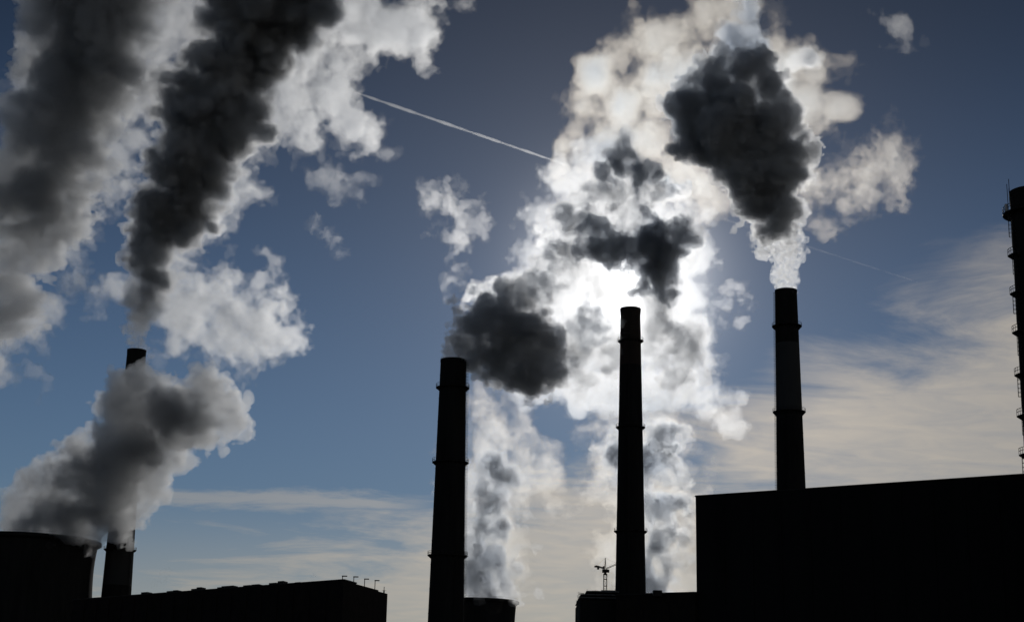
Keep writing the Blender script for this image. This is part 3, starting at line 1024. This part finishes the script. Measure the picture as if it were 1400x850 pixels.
plume('smoke_plume', 'dark folds inside the steam plume of the big cooling tower', 'plume', 670,
      [(240, 568, 34), (215, 575, 20), (205, 612, 26), (180, 625, 24), (150, 638, 30), (115, 645, 26), (85, 655, 26), (55, 658, 18), (120, 668, 24), (265, 580, 18), (60, 705, 28), (95, 705, 30), (35, 715, 16), (130, 705, 22)],
      [(0, S_CORE), (3, S_CORE), (7, S_MID)], GP, rough=0.8, seed=32, wisp_px=8, bil=0.5, cells_px=(40, 20, 10, 5, 3))
# E: steam of the smaller cooling tower
plume('steam_plume', 'pale steam column rising from the smaller cooling tower', 'plume', 850,
      [(670, 812, 29), (655, 800, 25), (690, 808, 20), (670, 775, 34), (690, 775, 27), (655, 740, 31), (690, 740, 34), (675, 700, 40), (710, 690, 36), (660, 660, 43), (700, 650, 47), (738, 655, 36), (765, 648, 20), (750, 680, 20),
       (670, 610, 45), (705, 610, 31), (665, 565, 38), (690, 565, 25), (655, 535, 18), (630, 620, 18), (612, 605, 9), (640, 700, 22)],
      COLUMN, GP, seed=41, wisp_px=14, vox_px=2.0, rough=0.72, kids=(7,), billow=((0.3, 0.5),), cells_px=(40, 20, 10, 5, 3))
plume('steam_plume', 'grey folds in the steam column above the smaller cooling tower', 'plume', 846,
      [(672, 815, 28), (658, 795, 30), (692, 800, 23), (672, 770, 28), (703, 752, 24), (650, 748, 18), (682, 718, 24), (672, 680, 23), (688, 645, 23), (708, 722, 15), (675, 640, 16)],
      [(0, S_GREY), (3, S_GREY2), (7, S_GREY2), (12, S_GREY2)], GP, seed=42, wisp_px=13, rough=0.7, kids=(7,), billow=((0.3, 0.5),), cells_px=(30, 15, 8, 4))
# F: column behind the lipped chimney
plume('steam_plume', 'pale steam column rising behind the lipped chimney and the low hall', 'plume', 900,
      [(832, 585, 29), (860, 565, 38), (895, 570, 38), (925, 590, 29), (938, 620, 18), (835, 625, 34), (870, 620, 45), (915, 640, 36), (830, 665, 25), (860, 680, 39), (905, 685, 40), (935, 700, 20), (850, 725, 36), (895, 740, 40), (925, 740, 25), (845, 770, 27), (885, 790, 38), (918, 795, 25), (880, 830, 45)],
      COLUMN, GP, seed=51, wisp_px=14, vox_px=2.0, rough=0.72, kids=(7,), billow=((0.3, 0.5),), cells_px=(40, 20, 10, 5, 3))
plume('steam_plume', 'grey folds in the steam column behind the lipped chimney', 'plume', 895,
      [(900, 605, 26), (925, 635, 17), (888, 635, 21), (838, 620, 18), (830, 600, 12), (902, 695, 25), (918, 725, 25), (895, 745, 23), (915, 770, 25), (895, 800, 31), (925, 795, 18), (880, 770, 21), (890, 840, 32), (860, 650, 16)],
      [(0, S_GREY), (3, S_GREY2), (7, S_GREY2), (12, S_GREY2)], GP, seed=52, wisp_px=13, rough=0.7, kids=(7,), billow=((0.3, 0.5),), cells_px=(30, 15, 8, 4))
# G: dark smoke of the chimney with three galleries
plume('smoke_plume', 'dense dark smoke blowing right from the chimney with three galleries', 'plume', 503,
      [(613, 491, 10), (620, 487, 14), (628, 478, 19), (638, 468, 24), (650, 450, 29), (667, 438, 35), (692, 440, 38), (705, 465, 44), (685, 488, 34), (722, 495, 40), (752, 502, 30), (735, 522, 24), (748, 468, 26), (660, 485, 27), (772, 505, 12), (725, 440, 20)],
      DENSE, GP, kids=(12, 8), billow=((0.2, 0.5), (0.2, 0.5)), rough=0.72, seed=61, wisp_px=8, bil=0.5, vox_px=1.5, cells_px=(36, 18, 9, 5, 2.5))
# H: puffs in front of the sun
plume('smoke_plume', 'dark ragged smoke bank drifting just above the sun', 'plume', 650,
      [(790, 340, 22), (815, 332, 30), (840, 332, 31), (865, 332, 34), (885, 328, 36), (905, 335, 36), (930, 335, 27), (945, 328, 16), (900, 365, 27), (908, 388, 19), (903, 405, 10), (775, 345, 13), (850, 308, 16), (870, 350, 20), (902, 382, 22), (918, 398, 15), (812, 308, 20), (945, 345, 18)],
      [(0, S_VEIL), (2, S_CORE), (5, S_DENSE)], GP, kids=(10, 6), seed=71, wisp_px=13, bil=0.2, rough=0.75, cells_px=(36, 18, 9, 5, 2.5))
plume('smoke_plume', 'small grey smoke puff high above the sun', 'plume', 655,
      [(868, 212, 25), (850, 230, 25), (872, 234, 21), (835, 245, 16), (884, 222, 14), (845, 212, 14)],
      [(0, S_VEIL), (3, S_CORE), (6, S_DENSE)], GP, seed=72, wisp_px=10, rough=0.72, cells_px=(30, 15, 8, 4))
plume('smoke_plume', 'small grey smoke puff between the two tall chimneys', 'plume', 640,
      [(792, 440, 23), (810, 448, 23), (800, 462, 20), (822, 468, 15), (815, 430, 13)],
      [(0, S_VEIL), (3, S_CORE), (8, S_CORE)], GP, seed=73, wisp_px=9, rough=0.72, cells_px=(30, 15, 8, 4))
plume('smoke_plume', 'faint smoke wisp leaving the top of the lipped chimney', 'plume', 660,
      [(861, 421, 8), (860, 412, 6), (864, 403, 6), (870, 395, 6), (880, 388, 7), (890, 380, 8)],
      [(0, S_WISP)], GP, seed=74, wisp_px=3, kids=(8,), vox_px=1.2, cells_px=(12, 6, 3))
# I: big bright cloud round the sun
plume('steam_cloud', 'large bright white steam cloud lit by the sun behind it', 'plume', 930,
      [(660, 402, 14), (685, 405, 24), (712, 390, 28), (735, 355, 34), (752, 300, 34), (780, 260, 40), (820, 240, 42), (790, 310, 46), (840, 280, 52), (885, 270, 46), (925, 310, 42), (945, 360, 32), (950, 410, 30), (905, 400, 50), (850, 390, 60), (790, 370, 55), (750, 410, 46), (790, 460, 52), (735, 470, 45), (740, 520, 36),
       (790, 515, 42), (845, 470, 52), (900, 460, 52), (945, 465, 40), (970, 490, 24), (930, 520, 36), (965, 540, 14), (985, 560, 10), (870, 525, 34), (840, 545, 20)],
      PALE, GP, seed=81, wisp_px=14, vox_px=2.0, rough=0.7, bil=0.25, kids=(7,), billow=((0.3, 0.5),), cells_px=(50, 25, 12, 6, 3))
plume('steam_plume', 'grey folds on the flank of the bright cloud above the dark sideways smoke', 'plume', 900,
      [(672, 415, 17), (690, 405, 22), (712, 405, 22), (735, 410, 25), (745, 385, 22), (735, 435, 20), (720, 440, 17), (700, 425, 22), (770, 370, 17)],
      VEIL, GP, seed=82, wisp_px=13, rough=0.7, kids=(7,), cells_px=(30, 15, 8, 4, 2.5))
plume('steam_plume', 'grey veil of smoke hanging in the bright cloud below the sun', 'plume', 880,
      [(905, 440, 22), (925, 460, 22), (935, 490, 22), (915, 500, 17), (950, 450, 14), (900, 470, 14), (830, 490, 17), (785, 480, 20), (790, 515, 14)],
      [(0, S_GREY), (4, S_GREY2)], GP, seed=83, wisp_px=13, rough=0.7, kids=(7,), cells_px=(30, 15, 8, 4, 2.5))
plume('steam_plume', 'grey veil of smoke hanging in the bright cloud above the sun', 'plume', 880,
      [(780, 305, 20), (800, 300, 20), (765, 320, 17), (830, 285, 20), (800, 270, 14), (900, 265, 17), (925, 270, 17), (880, 290, 14), (760, 290, 13), (850, 265, 14)],
      VEIL, GP, seed=84, wisp_px=13, rough=0.7, kids=(7,), cells_px=(30, 15, 8, 4, 2.5))
# J: pale cloud at the top
plume('steam_cloud', 'towering cream coloured steam cloud reaching the top of the sky', 'plume', 980,
      [(785, 190, 26), (800, 150, 32), (820, 110, 34), (845, 75, 36), (890, 60, 40), (930, 45, 36), (960, 25, 34), (850, 140, 48), (900, 120, 52), (840, 200, 48), (890, 190, 48), (945, 95, 50), (955, 160, 48), (930, 220, 40), (985, 40, 40), (1000, 90, 46), (1000, 10, 36), (960, 260, 24),
       (1060, 100, 38), (1090, 80, 32), (1115, 95, 26), (1105, 140, 34), (1075, 160, 40), (1115, 180, 22), (1150, 95, 16), (1165, 85, 10), (1060, 20, 16), (1100, 25, 14), (1125, 15, 12), (1030, 130, 40)],
      CREAM, GP, seed=91, wisp_px=14, vox_px=2.0, rough=0.7, bil=0.25, kids=(7,), billow=((0.3, 0.5),), cells_px=(50, 25, 12, 6, 3))
plume('steam_plume', 'ragged cream steam arm reaching right behind the dark smoke of the banded chimney', 'plume', 960,
      [(1095, 250, 28), (1120, 262, 31), (1150, 250, 32), (1180, 242, 34), (1207, 228, 30), (1228, 242, 25), (1195, 190, 18), (1206, 168, 11), (1200, 268, 18), (1120, 290, 13), (1217, 205, 21), (1160, 215, 18)],
      CREAM, GP, seed=92, wisp_px=13, rough=0.78, kids=(7,), billow=((0.3, 0.5),), cells_px=(40, 20, 10, 5, 3))
# K: dark plume of the banded chimney
plume('smoke_plume', 'dark billowing smoke rising from the chimney with the pale painted band', 'plume', 600,
      [(1052, 318, 16), (1062, 300, 26), (1072, 290, 20), (1040, 275, 34), (1062, 262, 30), (1062, 232, 36), (1025, 240, 36), (1000, 215, 38), (1040, 200, 46), (965, 182, 36), (1005, 165, 44), (1065, 168, 28), (945, 155, 28), (1088, 205, 24), (1106, 208, 19), (965, 130, 28), (995, 130, 30), (1015, 95, 28), (1035, 95, 26), (978, 108, 24), (1050, 120, 26), (1012, 76, 16)],
      DENSE, GP, kids=(16, 9), billow=((0.2, 0.65), (0.2, 0.55)), rough=0.72, seed=101, wisp_px=6, bil=0.6, vox_px=1.5, cells_px=(36, 18, 9, 5, 2.5))
plume('steam_plume', 'bright turbulent steam jet just above the chimney with the pale painted band', 'plume', 600,
      [(1075, 396, 12), (1075, 384, 14), (1075, 370, 16), (1074, 355, 18), (1072, 338, 21), (1070, 320, 23), (1050, 322, 18), (1030, 322, 9), (1090, 305, 9), (1070, 305, 22), (1095, 298, 6), (1040, 310, 12)],
      [(0, S_JET)], GP, seed=103, wisp_px=4, bil=0.6, vox_px=1.4, cells_px=(18, 9, 5, 3, 2))
plume('smoke_plume', 'fading grey smoke above the dark billows of the banded chimney', 'plume', 640,
      [(1010, 20, 20), (1005, 50, 28), (1030, 80, 30), (990, 85, 30), (970, 110, 26), (1050, 110, 26), (1085, 85, 20), (1010, -5, 18)],
      VEIL, GP, seed=102, wisp_px=9, kids=(7,), billow=((0.3, 0.5),), cells_px=(40, 20, 10, 5, 3))

# small wisps
GW = 'torn wisps of drifting steam'
for i, (lab, D, pf) in enumerate((
        ('flat torn wisp under the pale steam flank, the one nearest the contrail start', 800, [(425, 236, 9), (440, 240, 13), (458, 248, 15), (475, 255, 14), (492, 244, 9), (465, 268, 8)]),
        ('short slanting wisp like a brush stroke in open blue sky', 800, [(436, 308, 7), (446, 318, 8), (455, 330, 7), (463, 344, 5)]),
        ('largest torn wisp, hanging left of the bright cloud', 820, [(583, 265, 12), (595, 280, 16), (615, 282, 22), (632, 290, 20), (652, 275, 13), (658, 300, 12), (605, 305, 14)]),
        ('ragged tail of steam hanging below the largest torn wisp', 820, [(620, 325, 10), (628, 345, 13), (634, 365, 14), (628, 388, 12), (612, 385, 8), (620, 405, 9), (630, 420, 8)]),
        ('small lone wisp in the top corner above the near chimney', 900, [(1210, 18, 8), (1222, 32, 13), (1236, 48, 10), (1245, 68, 7), (1252, 88, 5)]),
        ('thin broken wisps just left of the banded chimney top', 760, [(1008, 372, 6), (1012, 390, 8), (1016, 410, 10), (1006, 424, 7), (1000, 400, 5), (1025, 418, 6)]),
        ('small bright scrap of steam beside the bright cloud edge', 760, [(972, 440, 6), (985, 437, 8), (998, 440, 5), (968, 444, 3)]),
        ('dim scrap of steam below the broad plume at the left edge', 800, [(40, 505, 8), (52, 515, 10), (58, 532, 6)]),
        ('faint streaky wisp between the contrail and the pale flank', 820, [(510, 180, 9), (525, 172, 9), (545, 182, 8), (555, 248, 6), (530, 205, 6)]),
        ('tiny wisp at the very top of the sky', 900, [(630, 2, 7), (637, 3, 8), (644, 5, 6)]),
        ('puff of vapour rising from the end of the long hall roof', 355, [(428, 793, 2.2), (428, 790, 2.6), (429, 786.5, 3.0)]),
        ('faint smoke over a vent on the long hall roof', 400, [(208, 801, 2.5), (212, 796, 4), (220, 792, 6), (226, 785, 6), (232, 780, 4)]))):
    small = i >= 10
    plume('steam_wisp', lab, 'wisp', D, pf, [(0, S_WISP)] if small else [(0, S_WISP), (3, S_WISP2)], GW, seed=200 + i, vox_px=0.8 if small else 1.3, rough=0.7, wisp_px=1.5 if small else 8, kids=(8,), cells_px=(8, 4, 2) if small else (26, 13, 7, 4, 2))

# contrail, ten kilometres up
def contrail_part(name, a, b, r0, r1, mat, parent=None, seed=1):
    def high(u, v):
        d = ray(u, v)
        return CAM + d * ((9500 - CAM.z) / d.z)
    A, B = high(*a), high(*b)
    rng = np.random.default_rng(seed)
    n, k = 160, 10
    w = (B - A).normalized()
    s = w.orthogonal().normalized()
    q = w.cross(s)
    m = MB()
    vs = []
    for i in range(n + 1):
        t = i / n
        r = (r0 + (r1 - r0) * t) * (1 + 0.18 * math.sin(i * 0.21 + seed) + 0.1 * math.sin(i * 0.53)) * min(1.0, 0.1 + 12 * t, 0.1 + 12 * (1 - t))
        vs += [A + (B - A) * t + (s * math.cos(2 * math.pi * j / k) + q * math.sin(2 * math.pi * j / k)) * r for j in range(k)]
    fs = [(i * k + j, i * k + (j + 1) % k, (i + 1) * k + (j + 1) % k, (i + 1) * k + j) for i in range(n) for j in range(k)]
    fs += [tuple(range(k))[::-1], tuple(n * k + j for j in range(k))]
    m.add(vs, fs)
    return m.build(name, mat, parent)


C_BRIGHT = smoke_material('contrail_ice', 0.006, TWO, film=FILM)
C_FAINT = smoke_material('contrail_old_ice', 0.0008, TWO, film=FILM)
ct = contrail_part('contrail', (480, 124.5), (790, 231), 26, 20, C_BRIGHT)
tag(ct, 'thin straight white aircraft trail crossing the blue sky down to the bright cloud', 'contrail')
contrail_part('faint_trail', (950, 287), (1262, 388), 17, 14, C_FAINT, ct, 3)
